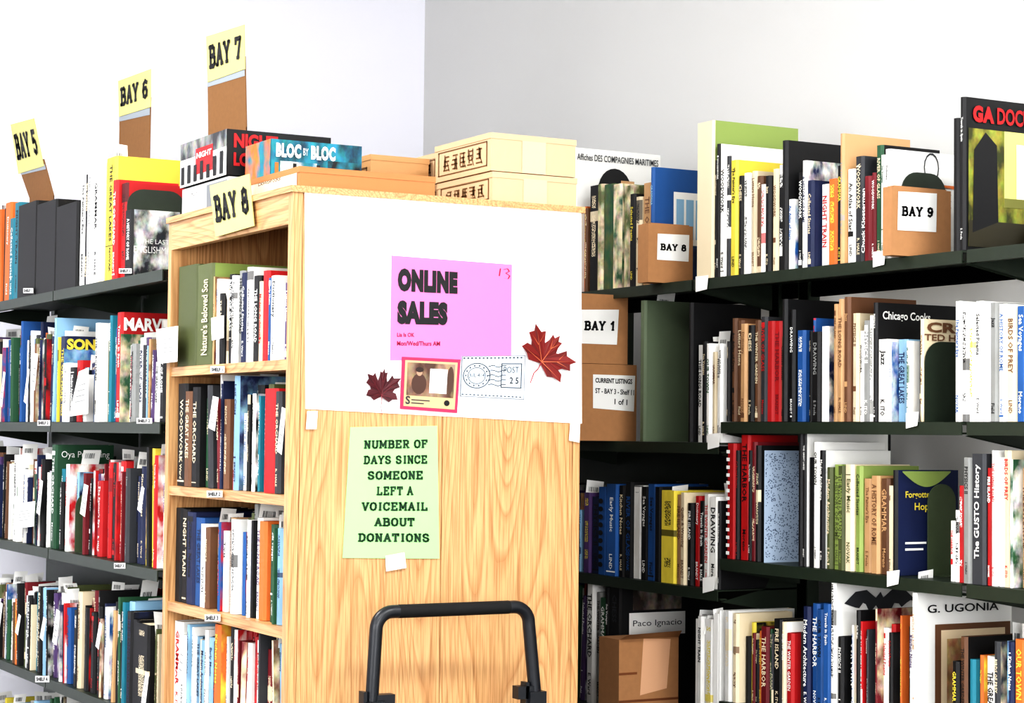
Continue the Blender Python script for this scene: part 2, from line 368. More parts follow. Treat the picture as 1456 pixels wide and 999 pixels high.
def flap(mb, p, y, z1):
    w = rnd.uniform(.02,.04); h = rnd.uniform(.05,.1); z = z1-rnd.uniform(-.01,.08); x=p-.006
    P = mapper((x-.01,y,z-h),(x-.008,y-w,z-h-.008),(x,y-w,z),(x,y,z+.004))
    patch(mb,P,0,0,1,1,PAL['w'],0,PAL['K'],0)
    for k in range(3): patch(mb,P,.2,.2+k*.18,.8,.24+k*.18,PAL['g'],.0006)
def row(p, z, x, spec, slips=.0, ymin=None, ymax=None):
    mb = MB(); bz = z+.001
    ycur = onX(p,x,600)[0]
    if ymax: ycur = min(ycur,ymax)
    for item in spec.split(';'):
        tk = item.split()
        if not tk: continue
        x1 = float(tk[0]); yn = onX(p,x1,600)[0]
        if ymin: yn = max(yn,ymin)
        if yn >= ycur: continue
        if tk[1] == '-': ycur = yn; x = x1; continue
        if tk[1] == 'F':
            lo,hi = float(tk[2]),float(tk[3]); S = SETS[tk[4]]
            xa = x; last = ''; tilt = 0; run = rnd.randint(1,4)
            while ycur-yn > .009:
                t = min(rnd.choice((.007,.009,.012,.015,.018,.022,.026,.032)), ycur-yn)
                if ycur-yn-t < .009: t = ycur-yn
                run -= 1
                if run < 0:
                    run = rnd.randint(2,6); nt_ = rnd.choice((0,0,.04,-.04,.065))
                    if ycur-yn < .09: nt_ = min(nt_, 0) if nt_<=0 else 0
                    tilt = nt_
                if ycur-yn < .05: tilt = 0
                fr = 1-(ycur-yn)/max(1e-4,(onX(p,xa,600)[0]-yn))
                xm = xa+(x1-xa)*min(1,max(0,fr))
                zt = max(onX(p,xm,rnd.uniform(lo-4,hi+7)-(12 if rnd.random()<.15 else 0)+(18 if rnd.random()<.14 else 0))[1], bz+.12)
                c = rnd.choice(S)
                if c[0]==last: c = rnd.choice(S)
                last = c[0]; off = rnd.uniform(0,.035)
                kd = 1 if rnd.random()<.08 else (.5 if rnd.random()<.9 else 0)
                book(mb,p+off,ycur-t+.0006,ycur-.0004,bz,zt,rnd.uniform(.13,.19),c,kd,rnd.choice((0,0,0,1)),tilt)
                if rnd.random()<slips: slip(mb,p+off,ycur-t*.5+tilt*.2,zt)
                if slips>.2 and rnd.random()<slips*.09: flap(mb,p,ycur,zt)
                ycur -= t
            ycur = yn; x = x1; continue
        yt = float(tk[1]); code = tk[2]; d = float(tk[3]) if len(tk)>3 else .17
        ck = float(tk[4]) if len(tk)>4 else None
        kk = float(tk[5]) if len(tk)>5 else None
        zt = onX(p,(x+x1)/2,yt)[1]
        book(mb,p+(0 if d>.19 else rnd.uniform(0,.012)),yn+.0005,ycur-.0003,bz,zt,d,code,kk,ck)
        if slips and rnd.random()<slips*.5: slip(mb,p,ycur-.004,zt)
        ycur = yn; x = x1
    return mb
def cover_map(p, x, yt, z0, d=.2):
    """map over the near cover of the book whose near side is seen at photo column x"""
    y = onX(p,x,600)[0]; zt = onX(p,x-4,yt)[1]
    return mapper((p+.004,y,z0),(p+d,y,z0),(p+d,y,zt),(p+.004,y,zt))
def spine_map(p, xa, xb, yt, z0):
    ya = onX(p,xa,600)[0]; yb = onX(p,xb,600)[0]; zt = onX(p,(xa+xb)/2,yt)[1]
    return mapper((p,ya,z0),(p,yb,z0),(p,yb,zt),(p,ya,zt))
def vtitle(mb, p, xa, xb, yt, z0, s, col, v0=.12, v1=.85, u0=.3, u1=.75, b=.02):
    P = spine_map(p,xa,xb,yt,z0); V,Fc = btxt(s,b); draw(mb,P,([(-q,a) for a,q in V],Fc),u0,v0,u1,v1,col,.0016)

# -- oak case rows
op = 1.632; om,oM = OY0+.026, OY1-.026
m = row(op,1.70,250,"277 378 oo .2;299 376 ool .2;318 F 385 394 p;324 390 kw;330 392 wk;337 385 gk;344 388 nw;351 380 wk;359 392 kw;365 400 cr;373 385 rr;379 395 bw;388 392 wk;410 F 388 408 m",.5,om,oM)
vtitle(m,op-.001,277,299,375,1.70,"Nature's Beloved Son",PAL['c'],.1,.84,.34,.74,.015)
m.build('book_row')
m = row(op,1.414,250,"262 545 kc;270 556 Bc;279 550 kc;318 F 545 562 d;345 F 548 565 p;372 F 545 560 m;389 552 rr;396 556 Kc;410 F 550 566 d",.45,om,oM); m.build('book_row')
m = row(op,1.136,246,"256 722 kk;264 724 kc;274 728 nk;284 736 bn;292 745 wk;318 F 735 752 m;340 F 735 755 m;372 F 725 745 m;410 F 735 768 m",.45,om,oM); m.build('book_row')
m = row(op,.858,246,"258 884 wr;290 F 885 900 p;330 F 890 905 m;370 F 895 912 r;410 F 900 925 m",.4,om,oM); m.build('book_row')
def plain_row(p, z, a, b, lo, hi):
    m = MB(); y = b
    while y-a>.04:
        t = rnd.uniform(.015,.035); book(m,p,y-t,y-.0003,z+.001,z+rnd.uniform(lo,hi),.17,rnd.choice(MIX)); y -= t
    m.build('book_row')
for z in (.56,.26): plain_row(op,z,om,oM,.19,.25)

# -- left steel range rows
lm,lM = 4.68,6.5; lp = LX+.006
m = row(lp,LSH[0],-40,"-4 F 300 325 m;4 290 Ow;10 312 tw;17 290 tk;20 -;46 291 zz .2;74 289 zz .2;104 292 zz .2;112 240 wk;117 250 kc;124 236 wg;132 240 wk;140 235 cc;154 226 yky .19;160 258 rw;168 262 rk .17;170 -;180 300 kwK .13 1",.1,lm,lM)
P = cover_map(lp,180,300,LSH[0],.13)
draw(m,P,btxt("THE LAST"),.2,.5,.8,.57,PAL['w'],.002); draw(m,P,btxt("ENGLISHMAN"),.05,.36,.95,.46,PAL['w'],.002)
m.build('book_row')
m = row(lp,LSH[1],-40,"0 F 485 500 m;22 F 480 498 m;80 F 468 490 m;87 478 nyn .15 0;95 516 wk;102 522 kw;108 512 rk;132 F 513 522 m;160 F 462 480 m;167 444 rwr .16 0;188 F 492 500 m;205 F 475 490 m;234 F 478 495 m",.42,lm,lM)
P = cover_map(lp,87,478,LSH[1],.15); patch(m,P,.0,0,1,.85,PAL['b'],.001,PAL['s'],1); draw(m,P,btxt("SONIC",.05),.05,.84,.9,.97,PAL['y'],.0025)
P = cover_map(lp,167,444,LSH[1],.16); patch(m,P,.0,0,1,.8,PAL['G'],.001,PAL['c'],1); draw(m,P,btxt("MARVEL",.04),.05,.83,.95,.95,PAL['w'],.0025)
m.build('book_row')
m = row(lp,LSH[2],-40,"12 F 645 660 m;36 F 650 668 p;72 F 650 672 m;78 632 GwG .17 0;104 F 655 680 m;112 -;132 F 660 680 m;172 F 655 668 r;200 F 648 672 m;234 F 650 675 m",.38,lm,lM)
P = cover_map(lp,78,632,LSH[2],.17); draw(m,P,btxt("Oya Publishing"),.1,.86,.95,.94,PAL['w'],.0025)
m.build('book_row')
m = row(lp,LSH[3],-40,"20 F 830 850 m;60 F 832 858 m;112 F 838 862 m;150 F 842 868 d;190 F 850 872 m;197 882 kkk .15;215 888 kc;234 F 888 915 m",.42,lm,lM); m.build('book_row')
m = row(lp,LSH[4],-40,"100 F 1010 1030 m;234 F 1040 1080 m",.3,lm,lM); m.build('book_row')
for z in LSH[1:4]: plain_row(2*(LX+.29)-LX-.18,z,4.75,6.4,.18,.26)

# -- right steel range rows
rp = RX+.008
m = row(rp,1.95,700,"800 F 290 310 m;815 212 wkw .29 0;832 F 285 300 m;845 264 kc;853 262 oc .16 1 1;868 262 oG .16 1 1;880 262 cG .16 1 1;892 264 co .16 1 1;900 276 ky;908 280 ck;921 260 aB;926 238 bsb .18 0;984 -",0,4.245,5.85)
P = cover_map(rp,815,212,1.95,.29); draw(m,P,btxt("Affiches DES COMPAGNIES MARITIMES",.01),.0,.92,.97,.965,PAL['K'],.002)
pl = [(.45+.2*math.cos(k*math.pi/12)*1.0,.72+.16*math.sin(k*math.pi/12)) for k in range(13)]
m.face([P(a,b,.0015) for a,b in pl],PAL['k']); patch(m,P,.52,.6,.68,.8,PAL['a'],.002)
P = cover_map(rp,926,238,1.95,.18); patch(m,P,0,.0,1,.5,PAL['n'],.001,PAL['b'],1); patch(m,P,.35,.35,.95,.8,PAL['w'],.0015)
for i in range(3): patch(m,P,.4+i*.18,.4,.54+i*.18,.74,PAL['s'],.002)
m.build('book_row')
m = row(rp,RRS[0],987,"1012 174 ccl .27;1016 228 kc;1021 205 kww .24;1030 215 wkw .22;1036 222 Kww .2;1046 228 yky .2;1053 250 kc;1061 246 wk;1068 243 cB;1076 250 Bc;1084 262 wr;1092 250 kc;1100 240 cB;1109 234 kw;1117 200 kkk .25;1150 F 244 262 m;1183 F 240 262 m;1192 235 ky;1198 190 aga .2;1210 240 wk;1222 222 Kc;1232 250 mm;1238 245 mw;1248 206 Gck .17;1256 220 wG;1264 212 wkw .2 0;1353 -;1363 168 kkk .2;1371 138 kwk .22;1500 -;1640 F 170 200 m",0,2.34,4.235)
vtitle(m,rp,1222,1232,250,RRS[0],"Chuck Klosterman",PAL['w'],.1,.85)
P = cover_map(rp,1264,212,RRS[0],.2)
for k in range(14):
    a,b = k*math.tau/14,(k+1)*math.tau/14
    m.face([P(.6+r_*math.cos(t),.86+r_*1.2*math.sin(t),.001) for r_,t in ((.1,a),(.1,b),(.115,b),(.115,a))],PAL['K'])
for i in range(4): patch(m,P,.3,.5+i*.06,.9,.51+i*.06,PAL['g'],.001)
patch(m,P,.2,.68,.95,.71,PAL['O'],.001)
P = cover_map(rp,1371,138,RRS[0],.22)
patch(m,P,.03,.03,.97,.8,C(60,62,24),.001,C(150,150,60),1); patch(m,P,.5,.3,.97,.8,C(215,212,125),.0015)
m.face([P(a,b,.002) for a,b in ((.08,.12),(.42,.2),(.4,.7),(.25,.78),(.1,.66))],PAL['k']); patch(m,P,.5,.3,.97,.36,C(120,120,60),.002); patch(m,P,.03,.03,.97,.2,C(50,46,30),.002)
patch(m,P,.66,.36,.8,.72,C(245,243,200),.0025)
draw(m,P,btxt("GA",.06),.08,.84,.36,.95,PAL['r'],.003); draw(m,P,btxt("DOCUM",.03),.4,.84,.97,.95,PAL['r'],.003)
m.build('book_row')
m = row(rp,RLS[1],907,"915 427 eee .17;977 -;983 430 kkk .22;986 -;994 490 wk;1001 485 kc;1008 488 wG;1014 500 cB;1020 492 wk;1031 488 wk .1",.3,4.12,5.85); m.build('book_row')
m = row(rp,RRS[1],1031,"1035 485 kc;1042 452 Bk;1050 455 Bc;1059 460 aB;1067 462 kc;1075 455 Bc;1084 450 KrK .15;1094 456 rr;1104 456 rm;1110 478 Bk;1117 425 kkk .25;1124 440 kw;1152 F 460 478 m;1183 F 462 480 m;1190 432 aB;1198 425 aB .2;1207 422 BaB .2;1216 445 cB;1222 470 wk;1232 455 gw;1240 448 wg;1246 430 kwk .25;1262 482 wk;1285 F 482 490 p;1303 F 482 492 p;1308 453 cBc .15;1356 -;1366 428 wb .2;1376 430 wk .2;1385 430 wy .2;1396 428 wk .2;1406 432 ww .2;1418 430 gk .2;1430 432 wb .2;1444 434 cB .2;1458 435 bw .2;1640 F 450 480 m",0,2.34,4.1)
P = cover_map(rp,1246,430,RRS[1],.25); draw(m,P,btxt("Chicago Cooks",.02),.05,.84,.62,.93,PAL['w'],.002)
P = cover_map(rp,1308,453,RRS[1],.15); draw(m,P,btxt("CRO",.04),.1,.87,.98,.97,PAL['B'],.002); draw(m,P,btxt("TED HUG",.02),.05,.79,.98,.855,PAL['B'],.002)
m.build('book_row')
m = row(rp,RLS[2],770,"828 F 690 705 m;838 700 uy;850 706 nk;862 692 bb;878 688 bw;886 690 kc;896 685 kb;908 690 wk;918 692 kw;930 688 bk;939 692 kk;960 697 yk;967 703 aB;975 700 cB;983 715 kw;991 705 rw;999 712 kw;1008 702 wr;1020 706 wk;1026 712 kw",.2,4.12,5.85)
Pq = spine_map(rp,850,862,692,RLS[2])
for i in range(9):
    c = [(.5+.28*math.cos(k*math.tau/10),.12+i*.09+.03*math.sin(k*math.tau/10)) for k in range(10)]; m.face([Pq(a,b,.002) for a,b in c],PAL['k'])
m.build('book_row')
m = row(rp,RRS[2],1031,"1043 630 rrr;1048 640 kr;1061 618 rkr .15;1066 640 kw;1073 628 mc;1080 633 kc;1085 640 gKs .17 0;1134 -;1141 602 kkk .27;1146 615 kww .25;1156 650 kk;1164 628 wkw .2;1172 640 kww .2;1180 664 oc;1190 660 lo;1200 662 ol;1212 660 co;1222 662 lk;1234 680 aB;1246 676 aB;1258 680 Ba;1265 690 cB;1272 668 kkn .18 0;1345 -;1352 740 wr .17;1360 725 wk;1368 690 rw;1380 650 gkK .2;1400 645 KKK .2;1408 665 rw;1416 640 wr;1424 650 ww;1434 640 cr;1460 F 640 680 p;1640 F 640 680 m",0,2.34,4.1)
P = cover_map(rp,1085,640,RRS[2],.17)
patch(m,P,0,0,1,1,C(168,184,202),.0008)
for i in range(900):
    a,b = rnd.uniform(.02,.96),rnd.uniform(.02,.97); patch(m,P,a,b,a+.016,b+.008,C(60,74,100),.0012)
P = cover_map(rp,1272,668,RRS[2],.18)
draw(m,P,btxt("Forgotten",.02),.15,.72,.6,.8,PAL['y'],.002); draw(m,P,btxt("Hope",.02),.3,.6,.6,.69,PAL['y'],.002)
patch(m,P,.15,.3,.5,.32,PAL['w'],.001); patch(m,P,.15,.24,.45,.26,PAL['w'],.001)
arc = [(.1+.8*i/16, .98-.14*math.sin(math.pi*i/16)) for i in range(17)]
for a,b in zip(arc,arc[1:]): m.face([P(a[0],.99,.002),P(b[0],.99,.002),P(b[0],b[1],.002),P(a[0],a[1],.002)],PAL['l'])
P = cover_map(rp,1141,602,RRS[2],.27); draw(m,P,btxt("M o o d l e   M u s i c",.02),.05,.945,.95,.985,PAL['w'],.002)
for i in range(14):
    Pq = spine_map(rp,1033,1041,632,RRS[2]); patch(m,Pq,.2,.04+i*.068,.8,.07+i*.068,PAL['w'],.003)
vtitle(m,rp,1380,1400,645,RRS[2],"The GUSTO History",PAL['w'],.2,.92)
m.build('book_row')
m = row(rp,RLS[3],770,"836 F 825 840 m;846 822 wk;853 842 gk;862 850 Gw;868 835 kww .2;884 828 kKk .25;985 -;992 880 ww;1000 876 wk;1012 880 wy;1022 872 ww;1031 868 ww",.4,4.12,5.85)
P = cover_map(rp,868,835,RLS[3],.2)
for i in range(4): patch(m,P,0,.12+i*.24,.35,.125+i*.24,PAL['K'],.002)
P = cover_map(rp,884,828,RLS[3],.25); patch(m,P,.15,.78,.8,.96,C(60,50,46),.0008,C(150,140,130),1); patch(m,P,.1,.58,.85,.76,PAL['w'],.001,PAL['c'],0); draw(m,P,btxt("Paco Ignacio"),.15,.64,.8,.7,PAL['K'],.002)
m.build('book_row')
m = row(rp,RRS[3],1031,"1040 868 wc .2;1048 872 cB;1080 F 892 905 m;1100 F 885 905 d;1112 880 kc;1118 884 cww .22;1128 900 rw;1140 F 892 905 d;1150 862 nw;1160 858 bw;1170 866 bk;1181 858 bwb .2;1188 815 wkw .28 0;1196 905 kw;1240 F 875 895 m;1262 F 875 890 r;1296 F 875 892 m;1303 842 waw .28 0;1352 -;1362 940 ky;1372 905 Bkk .18;1400 F 910 930 m;1420 F 910 930 d;1460 F 910 935 m;1640 F 890 920 m",.06,2.34,4.1)
P = cover_map(rp,1188,815,RRS[3],.28)   # winged dragon drawing
dr = [(.08,.80),(.2,.875),(.32,.885),(.42,.83),(.47,.87),(.5,.83),(.6,.885),(.75,.87),(.88,.79),(.8,.805),(.76,.79),(.7,.76),(.67,.785),(.62,.79),(.58,.74),(.55,.7),(.52,.66),(.5,.6),(.48,.72),(.42,.78),(.38,.75),(.34,.75),(.31,.79),(.28,.8),(.24,.765),(.2,.77)]
m.face([P(a,b,.002) for a,b in dr],PAL['K'])
P = cover_map(rp,1303,842,RRS[3],.28); draw(m,P,btxt("G. UGONIA",.01),.1,.86,.85,.915,PAL['k'],.002)
patch(m,P,.18,.0,.98,.78,PAL['B'],.001); patch(m,P,.24,.0,.92,.74,C(225,205,172),.002,PAL['B'],0); patch(m,P,.3,.1,.86,.68,C(150,110,76),.0025,C(205,175,130),1)
m.build('book_row')
plain_row(rp,RLS[4],4.13,5.8,.2,.28); plain_row(rp,RRS[4],2.4,4.09,.2,.28)

# ---------------------------------------------------------------- bookends
def bookend(p, x, z, h, d=.13, mat=STEEL, x0=.01, gap=.003):
    y = onX(p,x,600)[0]-gap; mb = MB(); r = min(.045,(d-x0)*.48)
    pts = [(p+x0,z+.001)]
    for c,a0 in (((p+x0+r,z+h-r),180),((p+d-r,z+h-r),90)):
        for k in range(7):
            a = math.radians(a0-k*15); pts.append((c[0]+r*math.cos(a),c[1]+r*math.sin(a)))
    pts.append((p+d,z+.001))
    mb.face([(a,y,b) for a,b in pts],one); mb.face([(a,y+.0018,b) for a,b in reversed(pts)],one)
    for (a,b),(c,e) in zip(pts,pts[1:]+pts[:1]): mb.face([(a,y,b),(c,y,e),(c,y+.0018,e),(a,y+.0018,b)],one)
    mb.box(p+x0+.01,p+d-.01,y-.05,y,z+.0002,z+.0009,one)
    mb.build('metal_bookend',[mat])
bookend(lp,169.2,LSH[0],.235,.17)
bookend(lp,104.2,LSH[2],.17,.13,BENDM)
bookend(rp,1264,RRS[0],.2,.16,STEEL,.03,.006)
bookend(rp,1308.5,RRS[1],.178,.15,STEEL,.01,.004)
bookend(rp,1273,RRS[2],.205,.17,BENDM,.088,.008)

# ---------------------------------------------------------------- things on top of the oak case
def kanji(mb, P, u0,v0,u1,v1,col,n=1):
    for i in range(n):
        a = u0+(u1-u0)*i/n; b = a+(u1-u0)/n*.85
        for k in range(4):
            vv = v0+(v1-v0)*(k+.2)/4; s = rnd.uniform(0,.3)*(b-a); patch(mb,P,a+s,vv,b-rnd.uniform(0,.3)*(b-a),vv+(v1-v0)*.08,col,.001)
        for k in range(3):
            aa = a+(b-a)*rnd.uniform(.1,.8); v=v0+rnd.uniform(0,.4)*(v1-v0); patch(mb,P,aa,v,aa+(b-a)*.12,min(v1,v+(v1-v0)*.6),col,.001)
        mb.face([P(a+(b-a)*.5,v0+(v1-v0)*.6,.001),P(a+(b-a)*.58,v0+(v1-v0)*.6,.001),P(b,v0,.001),P(b-(b-a)*.1,v0,.001)],col)
KR = C(204,176,142); KD = C(108,76,42)
def carton(name,x0,x1,y0,y1,z0,z1,col,sides=None,front=None,lid=True):
    mb = MB(); mb.box(x0,x1,y0,y1,z0,z1,col)
    if lid: mb.box(x0-.0015,x1+.0015,y0-.0015,y1+.0015,z1-.012,z1+.001,col)
    L = mapper((x0,y1,z0),(x0,y0,z0),(x0,y0,z1),(x0,y1,z1)); Fm = mapper((x0,y0,z0),(x1,y0,z0),(x1,y0,z1),(x0,y0,z1))
    if sides: sides(mb,L)
    if front: front(mb,Fm)
    return mb.build(name)
def kside(mb,P):
    for a in ((.06,.14,.94,.17),(.06,.78,.94,.81),(.06,.14,.075,.81),(.925,.14,.94,.81)): patch(mb,P,*a,KD,.001)
    kanji(mb,P,.15,.24,.88,.72,KD,5)
def kfront(mb,P):
    patch(mb,P,.36,.0,.64,.86,C(212,186,154),.0016)
carton('kraft_box',2.125,2.345,3.9,4.17,2.066,2.136,KR,kside,kfront)
carton('kraft_box',2.12,2.342,3.9,4.175,2.139,2.224,KR,kside,kfront)
carton('kraft_box',2.168,2.33,4.25,4.48,2.066,2.147,KR,kside)
carton('kraft_box',2.165,2.33,4.25,4.48,2.150,2.224,KR,kside)
carton('kraft_box',2.0,2.155,4.28,4.59,2.066,2.21,C(196,152,104),kside)
def label(mb,P): patch(mb,P,.04,.2,.96,.8,C(222,214,196),.001,PAL['B'],.5)
carton('cardboard_box',1.665,1.99,3.92,4.26,2.066,2.116,C(180,124,76),label)
carton('cardboard_box',1.645,1.9,4.29,4.6,2.066,2.134,C(196,198,198),lambda mb,P:(patch(mb,P,.1,.2,.45,.8,PAL['w'],.001,PAL['K'],.5),patch(mb,P,.55,.1,.98,.9,C(120,124,128),.001)),lid=False)
def night_side(mb,P):
    patch(mb,P,0,0,1,1,PAL['w'],.001); patch(mb,P,.0,.62,1,1,PAL['K'],.0012,PAL['g'],1)
    patch(mb,P,.35,.2,.72,.78,PAL['r'],.002); draw(mb,P,btxt("NIGHT",.03),.38,.55,.7,.68,PAL['w'],.003)
    for i in range(7):
        a=.03+i*.14; patch(mb,P,a,.05,a+.07,.35+rnd.random()*.2,PAL['k'],.0025)
def night_front(mb,P):
    patch(mb,P,0,0,1,1,PAL['k'],.001); patch(mb,P,.3,.05,.98,.4,PAL['r'],.0015,PAL['k'],1)
    draw(mb,P,btxt("NIGHT",.05),.06,.6,.48,.92,PAL['r'],.003); draw(mb,P,btxt("LOST",.05),.06,.2,.34,.5,PAL['r'],.003)
carton('board_game_box',1.64,1.9,4.29,4.6,2.137,2.243,PAL['k'],night_side,night_front,lid=False)
def bloc_side(mb,P):
    patch(mb,P,0,0,1,1,PAL['t'],.001,PAL['O'],1)
def bloc_front(mb,P):
    patch(mb,P,0,0,1,1,C(36,140,160),.001,C(20,60,80),1); patch(mb,P,.62,.02,.98,.5,PAL['k'],.002,PAL['t'],1); patch(mb,P,.1,.05,.5,.4,PAL['t'],.002,PAL['w'],1)
    for i in range(9): patch(mb,P,.04+i*.065,.04,.08+i*.065,.2+rnd.random()*.18,rnd.choice([PAL['k'],PAL['n'],PAL['O'],PAL['w']]),.003)
    draw(mb,P,btxt("BLOC",.06),.05,.5,.32,.9,PAL['w'],.004); draw(mb,P,btxt("BY"),.345,.6,.4,.8,PAL['w'],.004); draw(mb,P,btxt("BLOC",.06),.43,.5,.7,.9,PAL['w'],.004)
carton('board_game_box',1.671,1.893,4.1,4.25,2.119,2.199,PAL['t'],bloc_side,bloc_front,lid=False)

# ---------------------------------------------------------------- bay signs
YEL = C(204,198,130)
SC = simple('sign_cardboard',C(138,100,62),.85,0,.2,80)
def sign(plane, txt, q, strip=None, base=None):
    mb = MB(); P = MX(plane,*q)
    patch(mb,P,0,0,1,1,YEL,.0,th=.002); draw(mb,P,slab(txt,.25),.07,.24,.93,.8,PAL['k'],.0015)
    if strip:
        S = MX(plane+.003,*strip); patch(mb,S,0,0,1,1,PAL['w'],0,mat=1,th=.003); patch(mb,S,.0,.72,1,.86,C(150,158,165),.001,mat=0)
        if base:
            b0,b1 = S(0,0),S(1,0); q2 = [Vector((b0.x,b0.y,base)),Vector((b1.x,b1.y,base)),b1,b0]
            mb.quad(q2,one,mat=1); mb.quad([q+Vector((.003,0,0)) for q in reversed(q2)],one,mat=1)
    mb.build('bay_sign',[PR,SC])
sign(1.91,'BAY 7',((293,52),(347,35),(348,98),(295,117)),((295,100),(348,80),(350,180),(296,186)),1.99)
sign(1.91,'BAY 6',((168,115),(214,98),(214,152),(169,166)),((170,150),(214,138),(212,228),(169,232)),1.99)
sign(1.75,'BAY 5',((15,177),(48,168),(62,236),(26,247)),((26,236),(62,226),(76,278),(42,282)),onX(lp,60,290)[1]+.003)
sign(1.611,'BAY 8',((298,264),(354,247),(361,321),(306,337)))

# cards and boxes that mark bays on the right
def bay_card(a, q, lq, txt, z0, ext=.05):
    mb = MB(); P = MY(a,*q); bl,br = P(0,0),P(1,0); tl,tr = P(0,1),P(1,1)
    x0,x1 = min(bl.x,tl.x),max(br.x,tr.x); zt = max(tl.z,tr.z)
    mb.box(x0,x1,a,a+ext,z0+.001,zt,one,1)
    mb.box(x0+.01,x1-.01,a+.004,a+ext-.004,zt-.001,zt+.003,C(90,60,30),1)
    L = MY(a-.001,*lq); patch(mb,L,0,0,1,1,PAL['w'],.0006); draw(mb,L,slab(txt,.25),.09,.36,.91,.64,PAL['k'],.0015)
    mb.build('cardboard_bay_marker',[PR,CARD])
bay_card(onX(2.86,1268,600)[0],((1268,266),(1352,272),(1352,346),(1268,346)),((1277,272),(1332,275),(1331,330),(1276,327)),'BAY 9',RRS[0],.03)
bay_card(onX(2.86,922,600)[0],((922,318),(985,322),(985,390),(922,386)),((935,332),(980,334),(979,372),(934,369)),'BAY 8',1.95)
mb = MB(); a=4.62
x0,_ = onY(a,800,500); x1,zt1 = onY(a,893,420); _,zm = onY(a,893,518); x2,_ = onY(a,905,560)
mb.box(x0,x2,a,a+.25,RLS[1]+.001,zm-.001,one,1)
L = MY(a-.001,(843,532),(905,534),(903,585),(843,580)); patch(mb,L,.0,0,.97,1,PAL['w'],.0006)
draw(mb,L,btxt("CURRENT LISTINGS",.03),.05,.76,.9,.9,PAL['k'],.0015); draw(mb,L,btxt("ST - BAY 3 - Shelf 11",.02),.05,.45,.95,.6,PAL['k'],.0015); draw(mb,L,btxt("1 of 1",.02),.5,.16,.8,.32,PAL['k'],.0015)
mb.build('cardboard_box',[PR,CARD])
mb = MB(); mb.box(x0,x1,a,a+.2,zm,zt1,one,1)
L = MY(a-.001,(826,440),(880,440),(877,490),(824,488)); patch(mb,L,0,0,1,1,PAL['w'],.0006); draw(mb,L,slab("BAY 1",.25),.1,.38,.9,.68,PAL['k'],.0015)
mb.build('cardboard_box',[PR,CARD])
mb = MB(); a = onX(RX,884,600)[0]-.12; xa,_=onY(a,880,950); xb,zt=onY(a,965,905)
mb.box(xa,xb,a,a+.1,RLS[3]+.001,zt,one,1)
Pf = mapper((xa,a,RLS[3]),(xb,a,RLS[3]),(xb,a,zt),(xa,a,zt))
mb.face([Pf(.35,.28,.001),Pf(.8,.35,.001),Pf(.86,.98,.001),Pf(.4,1,.001)],C(224,178,142)); patch(mb,Pf,0,.2,1,.23,C(120,72,42),.0008); patch(mb,Pf,0,.55,.3,.58,C(130,80,46),.0008)
mb.face([(xa,a,zt),(xb,a,zt),(xb-.01,a-.03,zt+.02),(xa+.01,a-.03,zt+.015)],one,mat=1)
mb.build('cardboard_box',[PR,CARD])

# shelf-edge paper tags, price slips and label strips
mb = MB()
def tag(p, x, y, w=18, h=22):
    q = ((x-w/2,y-h/2),(x+w/2,y-h/2-2),(x+w/2-2,y+h/2-4),(x-w/2,y+h/2)); P = MX(p-.004,*q); patch(mb,P,0,0,1,1,PAL['w'],0,th=.0006)
for x,y in ((998,404),(1250,369),(1015,628),(1297,598),(1270,823),(1008,832)): tag(RX,x,y)
mb.build('shelf_edge_tags')
mb = MB()
for q in (((222,468),(253,463),(252,514),(224,517)),((112,528),(126,522),(125,588),(98,592)),((22,716),(50,712),(48,748),(20,752)),((300,452),(318,448),(318,480),(301,484))):
    P = MX(1.606,*q); patch(mb,P,0,0,1,1,PAL['w'],0,PAL['K'],0,th=.0006)  # loose paper slips, kept in one mesh with the shelf labels
    for i in range(4): patch(mb,P,.2,.3+i*.12,.8,.32+i*.12,PAL['g'],.001)
def tag2(p,x,y,w,h,t):
    q = ((x-w/2,y-h/2),(x+w/2,y-h/2),(x+w/2,y+h/2),(x-w/2,y+h/2)); P = MX(p-.002,*q); patch(mb,P,0,0,1,1,PAL['w'],0,th=.0006); draw(mb,P,btxt(t,.03),.1,.2,.9,.8,PAL['k'],.0012)
tag2(OX0,309,525,20,9,"SHELF 1"); tag2(OX0,305,702,22,9,"SHELF 2"); tag2(OX0,302,878,22,10,"SHELF 3")
tag2(LX,178,385,18,7,"SHELF 1"); tag2(LX,40,413,14,7,"SHELF 1"); tag2(LX,205,598,22,8,"SHELF 2"); tag2(LX,62,601,18,8,"SHELF 2"); tag2(LX,170,804,16,8,"SHELF 3"); tag2(LX,60,965,20,9,"SHELF 4")
mb.build('label_strips_and_loose_slips')

# ---------------------------------------------------------------- papers on the oak end panel
A0 = OY0
mb = MB(); P = MY(A0-.0015,(433,272),(826,297),(827,602),(434,581)); patch(mb,P,0,0,1,1,C(250,250,250),.001,th=.001); mb.build('white_poster_board')
mb = MB(); P = MY(A0-.005,(557,363),(728,376),(727,511),(555,512)); patch(mb,P,0,0,1,1,C(222,124,180),.0,th=.0015)
def imp(s,u0,v0,u1,v1,col=PAL['k'],b=.085): draw(mb,P,btxt(s,b),u0,v0,u1,v1,col,.001)
imp("ONLINE",.05,.66,.54,.885); imp("SALES",.05,.345,.46,.575)
imp("Lia Is OK",.05,.225,.19,.265,C(150,20,60),.02); imp("Mon/Wed/Thurs AM",.05,.14,.4,.185,C(150,20,60),.02)
for pl in (((.89,.87),(.9,.95)),((.925,.94),(.96,.955),(.975,.925),(.945,.905)),((.945,.905),(.98,.88),(.965,.845),(.93,.85))):
    for a,b in zip(pl,pl[1:]): mb.face([P(a[0]-.005,a[1],.001),P(a[0]+.005,a[1],.001),P(b[0]+.005,b[1],.001),P(b[0]-.005,b[1],.001)],C(170,16,50))
mb.build('pink_flyer')
